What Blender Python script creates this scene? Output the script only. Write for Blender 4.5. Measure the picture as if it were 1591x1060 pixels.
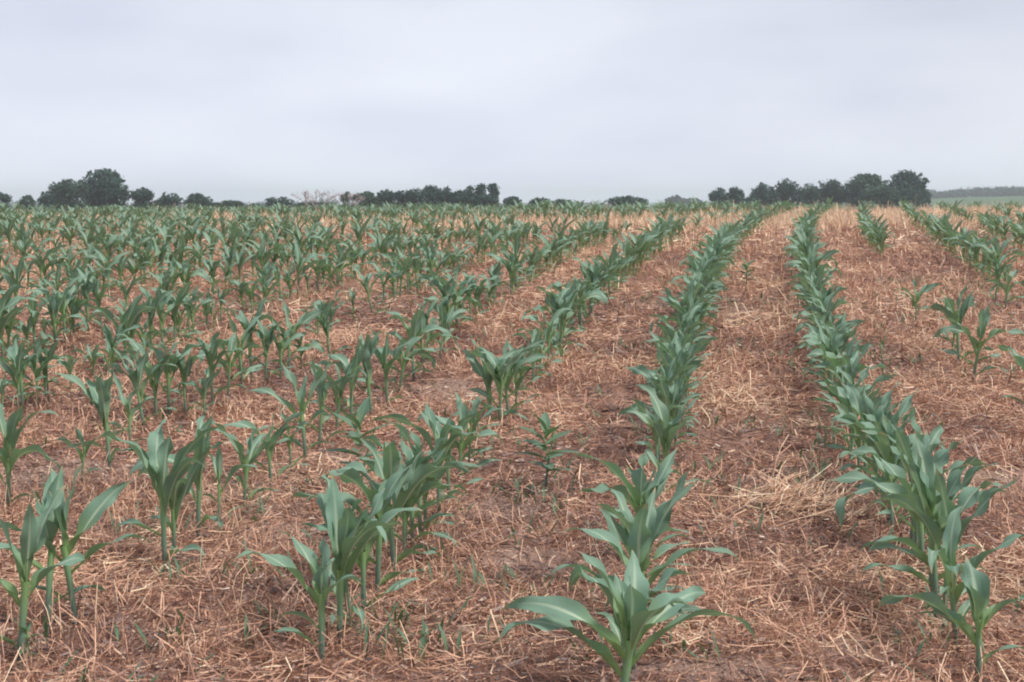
import bpy, math, random
import numpy as np
from mathutils import Vector

for o in list(bpy.data.objects):
    bpy.data.objects.remove(o)
scene = bpy.context.scene
COL = scene.collection
RAD = math.radians

# ------------------------------------------------------------------ camera
PW, PH, FPX, VH = 1591.0, 1060.0, 2100.0, 316.0
PITCH = math.atan((PH / 2 - VH) / FPX)
HC = 1.24
cam_d = bpy.data.cameras.new('camera')
cam_d.sensor_width = 36.0
cam_d.lens = 36.0 * FPX / PW
cam_d.clip_start = 0.05
cam_d.clip_end = 6000
cam_d.dof.use_dof = True
cam_d.dof.focus_distance = 5.5
cam_d.dof.aperture_fstop = 13.0
cam = bpy.data.objects.new('camera', cam_d)
cam.location = (0, 0, HC)
cam.rotation_euler = (math.pi / 2 - PITCH, 0, 0)
COL.objects.link(cam)
scene.camera = cam

# ------------------------------------------------------------------ sky and sun
SUN_EL, SUN_ROT = RAD(56), RAD(112)          # rotation measured clockwise from +Y
world = bpy.data.worlds.new('World')
scene.world = world
world.use_nodes = True
nt = world.node_tree
nt.nodes.clear()
W = nt.nodes.new
wo = W('ShaderNodeOutputWorld'); bg = W('ShaderNodeBackground')
sky = W('ShaderNodeTexSky'); sky.sky_type = 'NISHITA'; sky.sun_disc = False
sky.sun_elevation = SUN_EL; sky.sun_rotation = SUN_ROT
sky.air_density = 1.0; sky.dust_density = 3.0
tc = W('ShaderNodeTexCoord')
mp = W('ShaderNodeMapping'); mp.inputs['Scale'].default_value = (1.7, 1.7, 5.0)
nz = W('ShaderNodeTexNoise'); nz.inputs['Scale'].default_value = 2.1; nz.inputs['Detail'].default_value = 5.0
nz.inputs['Roughness'].default_value = 0.42
cr = W('ShaderNodeValToRGB')
cr.color_ramp.elements[0].position = 0.36; cr.color_ramp.elements[0].color = (5.15, 5.4, 6.5, 1)
cr.color_ramp.elements[1].position = 0.62; cr.color_ramp.elements[1].color = (6.35, 6.65, 7.4, 1)
mx = W('ShaderNodeMix'); mx.data_type = 'RGBA'; mx.inputs[0].default_value = 0.92
nt.links.new(tc.outputs['Generated'], mp.inputs['Vector'])
nt.links.new(mp.outputs[0], nz.inputs['Vector'])
nt.links.new(nz.outputs[0], cr.inputs[0])
nt.links.new(sky.outputs[0], mx.inputs[6]); nt.links.new(cr.outputs[0], mx.inputs[7])
sepw = W('ShaderNodeSeparateXYZ'); nt.links.new(tc.outputs['Generated'], sepw.inputs[0])
grad = W('ShaderNodeMapRange'); grad.inputs[1].default_value = 0.0; grad.inputs[2].default_value = 0.30
grad.inputs[3].default_value = 1.19; grad.inputs[4].default_value = 0.84
nt.links.new(sepw.outputs[2], grad.inputs[0])
vm = W('ShaderNodeVectorMath'); vm.operation = 'SCALE'
nt.links.new(mx.outputs[2], vm.inputs[0]); nt.links.new(grad.outputs[0], vm.inputs['Scale'])
gx_ = W('ShaderNodeMapRange'); gx_.inputs[1].default_value = 0.0; gx_.inputs[2].default_value = 0.42
gx_.inputs[3].default_value = 1.0; gx_.inputs[4].default_value = 0.88; nt.links.new(sepw.outputs[0], gx_.inputs[0])
vm2 = W('ShaderNodeVectorMath'); vm2.operation = 'SCALE'
nt.links.new(vm.outputs[0], vm2.inputs[0]); nt.links.new(gx_.outputs[0], vm2.inputs['Scale'])
nt.links.new(vm2.outputs[0], bg.inputs['Color'])
bg.inputs['Strength'].default_value = 0.1
nt.links.new(bg.outputs[0], wo.inputs[0])

sun_d = bpy.data.lights.new('sun', 'SUN')
sun_d.energy = 3.0
sun_d.angle = RAD(9)
sun_d.color = (1.0, 0.95, 0.88)
sun = bpy.data.objects.new('sun', sun_d)
sdir = Vector((math.sin(SUN_ROT) * math.cos(SUN_EL), math.cos(SUN_ROT) * math.cos(SUN_EL), math.sin(SUN_EL)))
sun.rotation_euler = sdir.to_track_quat('Z', 'Y').to_euler()
COL.objects.link(sun)
scene.view_settings.view_transform = 'Standard'
scene.view_settings.look = 'None'
scene.view_settings.exposure = 0.40
scene.view_settings.gamma = 1.0
scene.cycles.filter_width = 2.0
scene.cycles.volume_bounces = 2
scene.cycles.max_bounces = 8

# ------------------------------------------------------------------ helpers
rng = np.random.default_rng(7)
random.seed(7)

def link(name, mesh, mat=None, parent=None):
    o = bpy.data.objects.new(name, mesh)
    COL.objects.link(o)
    if mat and not mesh.materials:
        mesh.materials.append(mat)
    if parent:
        o.parent = parent
    return o

def tag(o, label=None, cat=None, group=None, kind=None):
    if label: o['label'] = label
    if cat: o['category'] = cat
    if group: o['group'] = group
    if kind: o['kind'] = kind
    return o

def empty(name, loc):
    o = bpy.data.objects.new(name, None)
    o.empty_display_size = 0.05
    o.location = loc
    COL.objects.link(o)
    return o

def mesh_np(name, verts, quads, uv=None, tone=None, smooth=True):
    """verts (N,3), quads (M,4); uv (N,2) and tone (N,) are stored on points"""
    verts = np.asarray(verts, np.float32); quads = np.asarray(quads, np.int32)
    me = bpy.data.meshes.new(name)
    n, m = len(verts), len(quads)
    me.vertices.add(n); me.vertices.foreach_set('co', verts.ravel())
    me.loops.add(m * 4); me.loops.foreach_set('vertex_index', quads.ravel())
    me.polygons.add(m)
    me.polygons.foreach_set('loop_start', np.arange(m, dtype=np.int32) * 4)
    me.update(calc_edges=True)
    me.polygons.foreach_set('use_smooth', np.full(m, smooth))
    if uv is not None:
        a = me.attributes.new('blade_uv', 'FLOAT_VECTOR', 'POINT')
        a.data.foreach_set('vector', np.column_stack([uv, np.zeros(len(uv))]).astype(np.float32).ravel())
    if tone is not None:
        a = me.attributes.new('tone', 'FLOAT', 'POINT')
        a.data.foreach_set('value', np.asarray(tone, np.float32))
    me.update()
    return me

class Acc:
    """collects meshes into one"""
    def __init__(s): s.v = []; s.q = []; s.uv = []; s.t = []; s.n = 0
    def add(s, v, q, uv=None, tone=0.5):
        s.v.append(v); s.q.append(np.asarray(q) + s.n); s.n += len(v)
        s.uv.append(np.zeros((len(v), 2)) if uv is None else uv)
        s.t.append(np.broadcast_to(np.asarray(tone, float), (len(v),)))
    def mesh(s, name, smooth=True):
        return mesh_np(name, np.concatenate(s.v), np.concatenate(s.q), np.concatenate(s.uv), np.concatenate(s.t), smooth)

def vnoise(x, y, seed=0):
    """smooth value noise, about 0..1"""
    x = np.asarray(x, float); y = np.asarray(y, float)
    xi = np.floor(x).astype(np.int64); yi = np.floor(y).astype(np.int64)
    fx = x - xi; fy = y - yi
    fx = fx * fx * (3 - 2 * fx); fy = fy * fy * (3 - 2 * fy)
    def h(a, b):
        n = (a * 374761393 + b * 668265263 + seed * 1442695041) & 0xffffffff
        n = ((n ^ (n >> 13)) * 1274126177) & 0xffffffff
        n = n ^ (n >> 16)
        return (n & 0xffff) / 65535.0
    return (h(xi, yi) * (1 - fx) + h(xi + 1, yi) * fx) * (1 - fy) + (h(xi, yi + 1) * (1 - fx) + h(xi + 1, yi + 1) * fx) * fy

def fbm(x, y, seed=0, octv=4):
    s = 0; a = 0.5; t = 0
    for k in range(octv):
        s = s + a * vnoise(np.asarray(x) * 2 ** k, np.asarray(y) * 2 ** k, seed + k * 17); t += a; a *= 0.55
    return s / t

# ------------------------------------------------------------------ terrain
_ky = np.array([-3000, -40, 0, 3.5, 6.1, 8.2, 11.2, 16.5, 22, 28, 32, 35, 38, 46, 62, 100, 160, 300, 3000.])
_kz = np.array([0.0, 0.0, 0, 0.0, 0.02, 0.12, 0.34, 0.59, 0.73, 0.83, 0.88, 0.89, 0.85, 0.55, 0.25, 0.3, 0.4, -1.2, -3.0])
_yy = np.concatenate([np.linspace(-60, 400, 4601)])
_zz = np.interp(_yy, _ky, _kz)
_k = np.hanning(41); _k /= _k.sum()
_zs = np.convolve(np.pad(_zz, 20, mode='edge'), _k, mode='valid')

def sstep(t):
    t = np.clip(t, 0, 1); return t * t * (3 - 2 * t)

def ground(x, y):
    x = np.asarray(x, float); y = np.asarray(y, float)
    z = np.where(y > 399, np.interp(y, _ky, _kz), np.interp(y, _yy, _zs))
    z = z + np.clip(x, -14, 14) * 0.006 * sstep((y - 8) / 22) * (1 - sstep((y - 60) / 100))
    near = 1 - sstep((y - 40) / 30)
    z = z + near * ((fbm(x * 1.3, y * 1.3, 3, 3) - 0.5) * 0.07 + (fbm(x * 5, y * 5, 9, 3) - 0.5) * 0.045)
    z = z + 5.65 * sstep((x - 80) / 145) * sstep((y - 280) / 290)
    z = z + sstep((y - 60) / 60) * (1 - sstep((y - 500) / 400)) * (fbm(x / 40, y / 40, 5, 3) - 0.5) * 0.8
    return z

CP, SP = math.cos(PITCH), math.sin(PITCH)
def ray(u, v):
    a = (u - PW / 2) / FPX; b = -(v - PH / 2) / FPX
    return np.array([a, CP + b * SP, -SP + b * CP])
def at(u, v):
    d = ray(u, v); t = np.linspace(2.0, 45, 4301)
    P = d[None] * t[:, None]; P[:, 2] += HC
    g = ground(P[:, 0], P[:, 1])
    i = np.argmax(P[:, 2] < g)
    return P[i, 0], P[i, 1], g[i]
def project(p):
    x, y, z = p[0], p[1], p[2] - HC
    zc = y * CP - z * SP; b = (y * SP + z * CP) / zc
    return PW / 2 + FPX * x / zc, PH / 2 - FPX * b, zc

# ------------------------------------------------------------------ materials
def new_mat(name):
    m = bpy.data.materials.new(name); m.use_nodes = True
    n = m.node_tree.nodes; n.clear()
    return m, n, m.node_tree.links.new

def ramp(n, stops):
    r = n.new('ShaderNodeValToRGB')
    e = r.color_ramp.elements
    e[0].position, e[0].color = stops[0][0], (*stops[0][1], 1)
    e[1].position, e[1].color = stops[-1][0], (*stops[-1][1], 1)
    for p, c in stops[1:-1]:
        k = e.new(p); k.color = (*c, 1)
    return r

def attr(n, name):
    a = n.new('ShaderNodeAttribute'); a.attribute_name = name; return a

def mixrgb(n, L, fac, a, b, mode='MIX'):
    m = n.new('ShaderNodeMix'); m.data_type = 'RGBA'; m.blend_type = mode
    for s, val in ((0, fac), (6, a), (7, b)):
        if hasattr(val, 'links'): L(val, m.inputs[s])
        elif isinstance(val, tuple): m.inputs[s].default_value = (*val, 1)
        else: m.inputs[s].default_value = val
    return m.outputs[2]

def math_n(n, L, op, a, b=None, clamp=False):
    m = n.new('ShaderNodeMath'); m.operation = op; m.use_clamp = clamp
    for i, val in enumerate((a, b)):
        if val is None: continue
        if hasattr(val, 'links'): L(val, m.inputs[i])
        else: m.inputs[i].default_value = val
    return m.outputs[0]

def leaf_material(name, main, alt, young, rib, rough=0.42, trans=0.22):
    m, n, L = new_mat(name)
    out = n.new('ShaderNodeOutputMaterial'); pb = n.new('ShaderNodeBsdfPrincipled'); tr = n.new('ShaderNodeBsdfTranslucent')
    mixs = n.new('ShaderNodeMixShader')
    uv = attr(n, 'blade_uv'); tone = attr(n, 'tone')
    sep = n.new('ShaderNodeSeparateXYZ'); L(uv.outputs['Vector'], sep.inputs[0])
    oi = n.new('ShaderNodeObjectInfo')
    # fine veins along the blade
    cmb = n.new('ShaderNodeCombineXYZ'); L(math_n(n, L, 'MULTIPLY', sep.outputs[0], 60.0), cmb.inputs[0]); L(math_n(n, L, 'MULTIPLY', sep.outputs[1], 2.0), cmb.inputs[1])
    L(math_n(n, L, 'MULTIPLY', tone.outputs['Fac'], 37.0), cmb.inputs[2])
    vein = n.new('ShaderNodeTexNoise'); vein.inputs['Scale'].default_value = 1.0; vein.inputs['Detail'].default_value = 2.0
    L(cmb.outputs[0], vein.inputs['Vector'])
    geo = n.new('ShaderNodeNewGeometry')
    blot = n.new('ShaderNodeTexNoise'); blot.inputs['Scale'].default_value = 14.0; blot.inputs['Detail'].default_value = 3.0
    L(geo.outputs['Position'], blot.inputs['Vector'])
    c = mixrgb(n, L, tone.outputs['Fac'], main, alt)
    c = mixrgb(n, L, math_n(n, L, 'MULTIPLY', vein.outputs[0], 0.75), c, tuple(min(1, k * 1.5) for k in main))
    c = mixrgb(n, L, math_n(n, L, 'MULTIPLY', blot.outputs[0], 0.5), c, tuple(k * 0.68 for k in alt))
    base = n.new('ShaderNodeMapRange'); base.inputs[1].default_value = 0.02; base.inputs[2].default_value = 0.50
    base.inputs[3].default_value = 0.9; base.inputs[4].default_value = 0.0
    L(sep.outputs[1], base.inputs[0])
    c = mixrgb(n, L, base.outputs[0], c, young)
    c = mixrgb(n, L, math_n(n, L, 'MULTIPLY', oi.outputs['Random'], 0.34), c, tuple(k * q for k, q in zip(alt, (1.05, 0.80, 0.62))))
    du = math_n(n, L, 'ABSOLUTE', math_n(n, L, 'SUBTRACT', sep.outputs[0], 0.5))
    mr = n.new('ShaderNodeMapRange'); mr.inputs[1].default_value = 0.045; mr.inputs[2].default_value = 0.10
    mr.inputs[3].default_value = 0.9; mr.inputs[4].default_value = 0.0
    L(du, mr.inputs[0])
    fade = n.new('ShaderNodeMapRange'); fade.inputs[1].default_value = 0.3; fade.inputs[2].default_value = 0.95; fade.inputs[3].default_value = 1.0; fade.inputs[4].default_value = 0.1
    L(sep.outputs[1], fade.inputs[0])
    c = mixrgb(n, L, math_n(n, L, 'MULTIPLY', mr.outputs[0], fade.outputs[0]), c, rib)
    # dry tan tips and margins on some blades
    tipn = math_n(n, L, 'ADD', math_n(n, L, 'MULTIPLY', sep.outputs[1], 1.0), math_n(n, L, 'MULTIPLY', tone.outputs['Fac'], 0.10))
    tipn = math_n(n, L, 'ADD', tipn, math_n(n, L, 'MULTIPLY', blot.outputs[0], 0.12))
    tp = n.new('ShaderNodeMapRange'); tp.inputs[1].default_value = 1.04; tp.inputs[2].default_value = 1.10
    L(tipn, tp.inputs[0])
    c = mixrgb(n, L, math_n(n, L, 'MULTIPLY', tp.outputs[0], 0.8), c, (0.42, 0.33, 0.19))
    L(c, pb.inputs['Base Color'])
    pb.inputs['Roughness'].default_value = rough
    pb.inputs['Specular IOR Level'].default_value = 0.42
    bp = n.new('ShaderNodeBump'); bp.inputs['Strength'].default_value = 0.25; bp.inputs['Distance'].default_value = 0.002
    L(vein.outputs[0], bp.inputs['Height']); L(bp.outputs[0], pb.inputs['Normal'])
    tcol = mixrgb(n, L, 0.6, c, (0.16, 0.30, 0.06))
    L(tcol, tr.inputs['Color'])
    mixs.inputs[0].default_value = trans
    L(pb.outputs[0], mixs.inputs[1]); L(tr.outputs[0], mixs.inputs[2])
    L(mixs.outputs[0], out.inputs[0])
    return m

M_LEAF = leaf_material('corn_leaf', (0.225, 0.365, 0.272), (0.138, 0.252, 0.192), (0.31, 0.47, 0.13), (0.58, 0.68, 0.50), 0.58, 0.30)
M_WEED = leaf_material('weed_leaf', (0.12, 0.21, 0.14), (0.09, 0.17, 0.12), (0.15, 0.26, 0.12), (0.2, 0.3, 0.17), 0.5)
M_GRASS = leaf_material('grass_blade', (0.10, 0.19, 0.11), (0.085, 0.16, 0.10), (0.14, 0.24, 0.10), (0.12, 0.22, 0.12), 0.5)

def stalk_material():
    m, n, L = new_mat('corn_stalk')
    out = n.new('ShaderNodeOutputMaterial'); pb = n.new('ShaderNodeBsdfPrincipled')
    uv = attr(n, 'blade_uv'); sep = n.new('ShaderNodeSeparateXYZ'); L(uv.outputs['Vector'], sep.inputs[0])
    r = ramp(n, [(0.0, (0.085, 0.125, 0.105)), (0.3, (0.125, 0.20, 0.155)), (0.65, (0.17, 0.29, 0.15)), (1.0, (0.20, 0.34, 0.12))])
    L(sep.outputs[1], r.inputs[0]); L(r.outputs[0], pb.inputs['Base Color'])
    pb.inputs['Roughness'].default_value = 0.45
    L(pb.outputs[0], out.inputs[0])
    return m
M_STALK = stalk_material()

def straw_material(name, stops, rough=0.55):
    m, n, L = new_mat(name)
    out = n.new('ShaderNodeOutputMaterial'); pb = n.new('ShaderNodeBsdfPrincipled')
    tone = attr(n, 'tone')
    r = ramp(n, stops)
    L(tone.outputs['Fac'], r.inputs[0]); L(r.outputs[0], pb.inputs['Base Color'])
    pb.inputs['Roughness'].default_value = rough
    pb.inputs['Specular IOR Level'].default_value = 0.3
    L(pb.outputs[0], out.inputs[0])
    return m
M_STRAW = straw_material('straw', [(0.0, (0.075, 0.050, 0.050)), (0.2, (0.21, 0.130, 0.115)), (0.4, (0.42, 0.220, 0.152)), (0.62, (0.585, 0.330, 0.224)), (0.85, (0.77, 0.49, 0.325)), (1.0, (0.86, 0.68, 0.47))])
M_CHAFF = straw_material('chaff', [(0.0, (0.10, 0.075, 0.072)), (0.3, (0.24, 0.17, 0.15)), (0.6, (0.40, 0.27, 0.21)), (0.85, (0.62, 0.42, 0.30)), (1.0, (0.70, 0.60, 0.50))])

def ground_material():
    m, n, L = new_mat('stubble_soil')
    out = n.new('ShaderNodeOutputMaterial'); pb = n.new('ShaderNodeBsdfPrincipled')
    geo = n.new('ShaderNodeNewGeometry')
    def noise(scale, det=4.0, rough=0.6, sx=None):
        t = n.new('ShaderNodeTexNoise'); t.inputs['Scale'].default_value = scale
        t.inputs['Detail'].default_value = det; t.inputs['Roughness'].default_value = rough
        if sx:
            mp = n.new('ShaderNodeMapping'); mp.inputs['Scale'].default_value = sx[:3]; mp.inputs['Rotation'].default_value = (0, 0, sx[3])
            L(geo.outputs['Position'], mp.inputs[0]); L(mp.outputs[0], t.inputs['Vector'])
        else:
            L(geo.outputs['Position'], t.inputs['Vector'])
        return t.outputs[0]
    big = noise(0.9, 3.0); fib1 = noise(22.0, 6.0, 0.75, (1, 7, 1, 0.5)); fib2 = noise(22.0, 6.0, 0.75, (7, 1, 1, -0.3))
    fib = math_n(n, L, 'MAXIMUM', fib1, fib2)
    r = ramp(n, [(0.40, (0.085, 0.052, 0.047)), (0.56, (0.30, 0.162, 0.116)), (0.72, (0.58, 0.31, 0.205))])
    L(fib, r.inputs[0])
    bare = attr(n, 'tone')
    vor = n.new('ShaderNodeTexVoronoi'); vor.feature = 'DISTANCE_TO_EDGE'; vor.inputs['Scale'].default_value = 34.0; L(geo.outputs['Position'], vor.inputs['Vector'])
    crack = n.new('ShaderNodeMapRange'); crack.inputs[1].default_value = 0.0; crack.inputs[2].default_value = 0.10; L(vor.outputs['Distance'], crack.inputs[0])
    soil = mixrgb(n, L, noise(75.0, 5.0, .75), (0.22, 0.135, 0.105), (0.60, 0.41, 0.32))
    soil = mixrgb(n, L, crack.outputs[0], mixrgb(n, L, 0.5, soil, (0.16, 0.10, 0.08)), soil)
    c = mixrgb(n, L, bare.outputs['Fac'], r.outputs[0], soil)
    # distant fields: soft green
    sep = n.new('ShaderNodeSeparateXYZ'); L(geo.outputs['Position'], sep.inputs[0])
    far = n.new('ShaderNodeMapRange'); far.inputs[1].default_value = 60; far.inputs[2].default_value = 150
    L(sep.outputs[1], far.inputs[0])
    c = mixrgb(n, L, far.outputs[0], c, (0.075, 0.125, 0.055))
    L(c, pb.inputs['Base Color'])
    pb.inputs['Roughness'].default_value = 0.9
    pb.inputs['Specular IOR Level'].default_value = 0.15
    bp = n.new('ShaderNodeBump'); bp.inputs['Strength'].default_value = 0.7; bp.inputs['Distance'].default_value = 0.02
    L(math_n(n, L, 'ADD', fib, math_n(n, L, 'MULTIPLY', crack.outputs[0], 0.3)), bp.inputs['Height']); L(bp.outputs[0], pb.inputs['Normal'])
    L(pb.outputs[0], out.inputs[0])
    return m

# patches of bare, trampled soil between the straw: (u, v, radius along x, radius along y)
BARE = [(805, 872, .22, .20), (860, 885, .20, .12), (1520, 752, .35, .28), (425, 832, .22, .22), (560, 712, .25, .25), (90, 735, .35, .3),
        (720, 605, .35, .35), (1500, 960, .18, .15), (780, 792, .22, .2), (360, 760, .18, .22), (1340, 1010, .15, .12), (1110, 1040, .2, .1)]
BARE_W = []
for u, v, rx, ry in BARE:
    x, y, z = at(u, v); BARE_W.append((x, y, rx, ry))
def bareness(x, y):
    x = np.asarray(x, float); y = np.asarray(y, float)
    b = np.zeros_like(x)
    wob = (fbm(x * 6, y * 6, 41, 3) - 0.5) * 1.3
    for bx, by, rx, ry in BARE_W:
        d = np.sqrt(((x - bx) / rx) ** 2 + ((y - by) / ry) ** 2) + wob
        b = np.maximum(b, 1 - sstep((d - 0.55) / 0.6))
    m = sstep((fbm(x * 0.9, y * 0.9, 77, 3) - 0.60) / 0.08) * 0.35
    return np.maximum(b * .9, m)

# ------------------------------------------------------------------ ground sheet
def axis(dense_lo, dense_hi, step, lo, hi, g=1.18):
    a = list(np.arange(dense_lo, dense_hi + 1e-6, step))
    s = step; p = dense_hi
    while p < hi: s *= g; p += s; a.append(min(p, hi))
    s = step; p = dense_lo; b = []
    while p > lo: s *= g; p -= s; b.append(max(p, lo))
    return np.array(b[::-1] + a)
gx = axis(-7, 7, 0.06, -1400, 1400, 1.07)
gy = axis(2.0, 14, 0.05, -300, 1800, 1.035)
GX, GY = np.meshgrid(gx, gy)
GZ = ground(GX, GY)
nx, ny = len(gx), len(gy)
idx = np.arange(nx * ny).reshape(ny, nx)
gq = np.stack([idx[:-1, :-1], idx[:-1, 1:], idx[1:, 1:], idx[1:, :-1]], -1).reshape(-1, 4)
gme = mesh_np('field_ground', np.column_stack([GX.ravel(), GY.ravel(), GZ.ravel()]), gq, None, bareness(GX, GY).ravel())
tag(link('ground', gme, ground_material()), 'stubble covered field ground with bare tan soil patches rising to a low crest', 'ground', None, 'structure')

# ------------------------------------------------------------------ straw
def strands(n, x, y, L, wid, az, el, bend, tone, lift, segs=3):
    """n ribbons as one vertex/quad set"""
    z = ground(x, y) + lift
    s = np.linspace(0, 1, segs)[None, :]
    azs = az[:, None] + bend[:, None] * (s - 0.5)
    els = el[:, None] * (1 - 0.9 * s * (np.abs(el[:, None]) > 0.5) * rng.random((n, 1)))
    d = np.stack([np.cos(azs) * np.cos(els), np.sin(azs) * np.cos(els), np.sin(els)], -1) * (L[:, None, None] / (segs - 1))
    c = np.cumsum(d, 1) - d
    c = c + np.stack([x, y, z], -1)[:, None, :]
    roll = rng.random(n) * math.pi
    side = np.stack([-np.sin(az) * np.cos(roll), np.cos(az) * np.cos(roll), np.sin(roll) * 0.8], -1)[:, None, :] * (wid[:, None, None] / 2)
    v = np.stack([c - side, c + side], 2).reshape(n * segs * 2, 3)
    b = (np.arange(n) * segs * 2)[:, None]
    q = np.concatenate([np.stack([b + 2 * k, b + 2 * k + 1, b + 2 * k + 3, b + 2 * k + 2], -1) for k in range(segs - 1)], 1).reshape(-1, 4)
    return v, q, np.repeat(tone, segs * 2)

def scatter(n, y0, y1, p=1.0):
    """points spread evenly over the part of the field the lens could see (with a margin)"""
    y = np.sqrt(rng.random(n) * (y1 ** 2 - y0 ** 2) + y0 ** 2)
    x = (rng.random(n) * 2 - 1) * (0.40 * y + 0.9)
    return x, y

lit = Acc()
for (n, y0, y1, Lm, wm, seg) in ((64000, 2.7, 5.5, .07, .0024, 3), (95000, 5.5, 10, .075, .0032, 3), (80000, 10, 18, .09, .0055, 2), (55000, 18, 38, .13, .011, 2)):
    x, y = scatter(n, y0, y1)
    patch = fbm(x * 1.6, y * 1.6, 11, 4)
    fine = fbm(x * 7, y * 7, 23, 3)
    b = bareness(x, y)
    keep = rng.random(n) > b * 0.80
    keep &= rng.random(n) < 0.22 + 1.15 * patch
    x, y, patch, fine = x[keep], y[keep], patch[keep], fine[keep]; n = len(x)
    tone = np.clip(0.44 + .08 * sstep((y - 4) / 4) + (patch - 0.5) * 1.1 + (fine - 0.5) * 0.7 + rng.normal(0, 0.23, n), 0, 1)
    tone = np.clip(tone + 0.14 * sstep((y - 12) / 20) + .22 * sstep((y - 8) / 4) * sstep((fbm(x * .45 + 20, y * .55, 83, 3) - .52) / .12), 0, 1)
    L = Lm * np.exp(np.clip(rng.normal(0, .45, n), -1, .62)); wid = wm * np.exp(rng.normal(0, .3, n))
    el = np.where(rng.random(n) < 0.34, rng.random(n) * 1.3, rng.normal(0.08, 0.16, n))
    lift = 0.004 + rng.random(n) ** 1.6 * 0.07 * np.clip(patch * 2 - .55, .15, 1.2)
    lit.add(*strands(n, x, y, L, wid, rng.random(n) * 6.283, el, rng.normal(0, .9, n), tone, lift, seg)[:2], None, 0)
    lit.t[-1] = strands_tone = np.repeat(tone, seg * 2)
tag(link('straw_litter', lit.mesh('straw_litter', False), M_STRAW), 'dry pinkish brown wheat straw lying all over the field', 'straw', None, 'stuff')

chf = Acc()
for (n, y0, y1, k) in ((26000, 2.7, 6, 1.0), (24000, 6, 12, 1.5)):
    x, y = scatter(n, y0, y1)
    x = np.clip(x, -20, 20)
    tone = np.clip(rng.normal(.45, .26, n), 0, 1)
    v, q, t = strands(n, x, y, .022 * k * np.exp(rng.normal(0, .5, n)), .0055 * k * np.exp(rng.normal(0, .35, n)), rng.random(n) * 6.283, rng.normal(.05, .25, n), rng.normal(0, .4, n), tone, .003 + .03 * rng.random(n) ** 2, 2)
    chf.add(v, q, None, 0); chf.t[-1] = t
tag(link('crop_chaff', chf.mesh('crop_chaff', False), M_CHAFF), 'grey brown broken leaf bits and chaff among the straw', 'chaff', None, 'stuff')

stub = Acc()
for (nc, y0, y1, wm, seg) in ((2700, 2.8, 6.5, .0023, 3), (4200, 6.5, 14, .0038, 3), (5200, 14, 38, .011, 2)):
    cx, cy = scatter(nc, y0, y1)
    m = fbm(cx * 1.1, cy * 1.1, 31, 3)
    keep = (rng.random(nc) < sstep((m - 0.38) / 0.25)) & (rng.random(nc) > bareness(cx, cy))
    cx, cy = cx[keep], cy[keep]
    k = rng.integers(4, 12, len(cx))
    x = np.repeat(cx, k); y = np.repeat(cy, k); n = len(x)
    rad = 0.05 if y1 < 15 else 0.09
    x = x + rng.normal(0, rad, n); y = y + rng.normal(0, rad * 0.6, n)
    L = (0.085 if y1 < 15 else 0.10) * np.exp(rng.normal(0, .4, n))
    ctone = np.repeat(np.clip(rng.normal(0.66, 0.12, len(cx)), 0, 1), k)
    tone = np.clip(ctone + rng.normal(0, .13, n) + 0.28 * sstep((y - 16) / 12) * (fbm(x * .4, y * .4, 51, 2) - 0.25) * 2, 0, 1)
    v, q, t = strands(n, x, y, L, wm * np.exp(rng.normal(0, .25, n)), rng.random(n) * 6.283, np.clip(rng.normal(1.25, .28, n), .5, 1.55), rng.normal(0, .6, n), tone, np.full(n, -0.005), seg)
    stub.add(v, q, None, 0); stub.t[-1] = t
nc = 2600
cx, cy = scatter(nc, 23, 37)
keep = fbm(cx * .22 + 3, cy * .4, 57, 2) > .47
cx, cy = cx[keep], cy[keep]
k = rng.integers(10, 22, len(cx)); x = np.repeat(cx, k) + rng.normal(0, .16, k.sum()); y = np.repeat(cy, k) + rng.normal(0, .1, k.sum()); n = len(x)
v, q, t = strands(n, x, y, .17 * np.exp(rng.normal(0, .3, n)), .009 * np.ones(n), rng.random(n) * 6.283, np.clip(rng.normal(1.3, .2, n), .6, 1.55), rng.normal(0, .4, n), np.clip(rng.normal(.97, .05, n), 0, 1), np.full(n, -.005), 2)
stub.add(v, q, None, 0); stub.t[-1] = t
tag(link('wheat_stubble', stub.mesh('wheat_stubble', False), M_STRAW), 'pale standing wheat stubble stems in tufts across the field', 'stubble', None, 'stuff')

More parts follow.
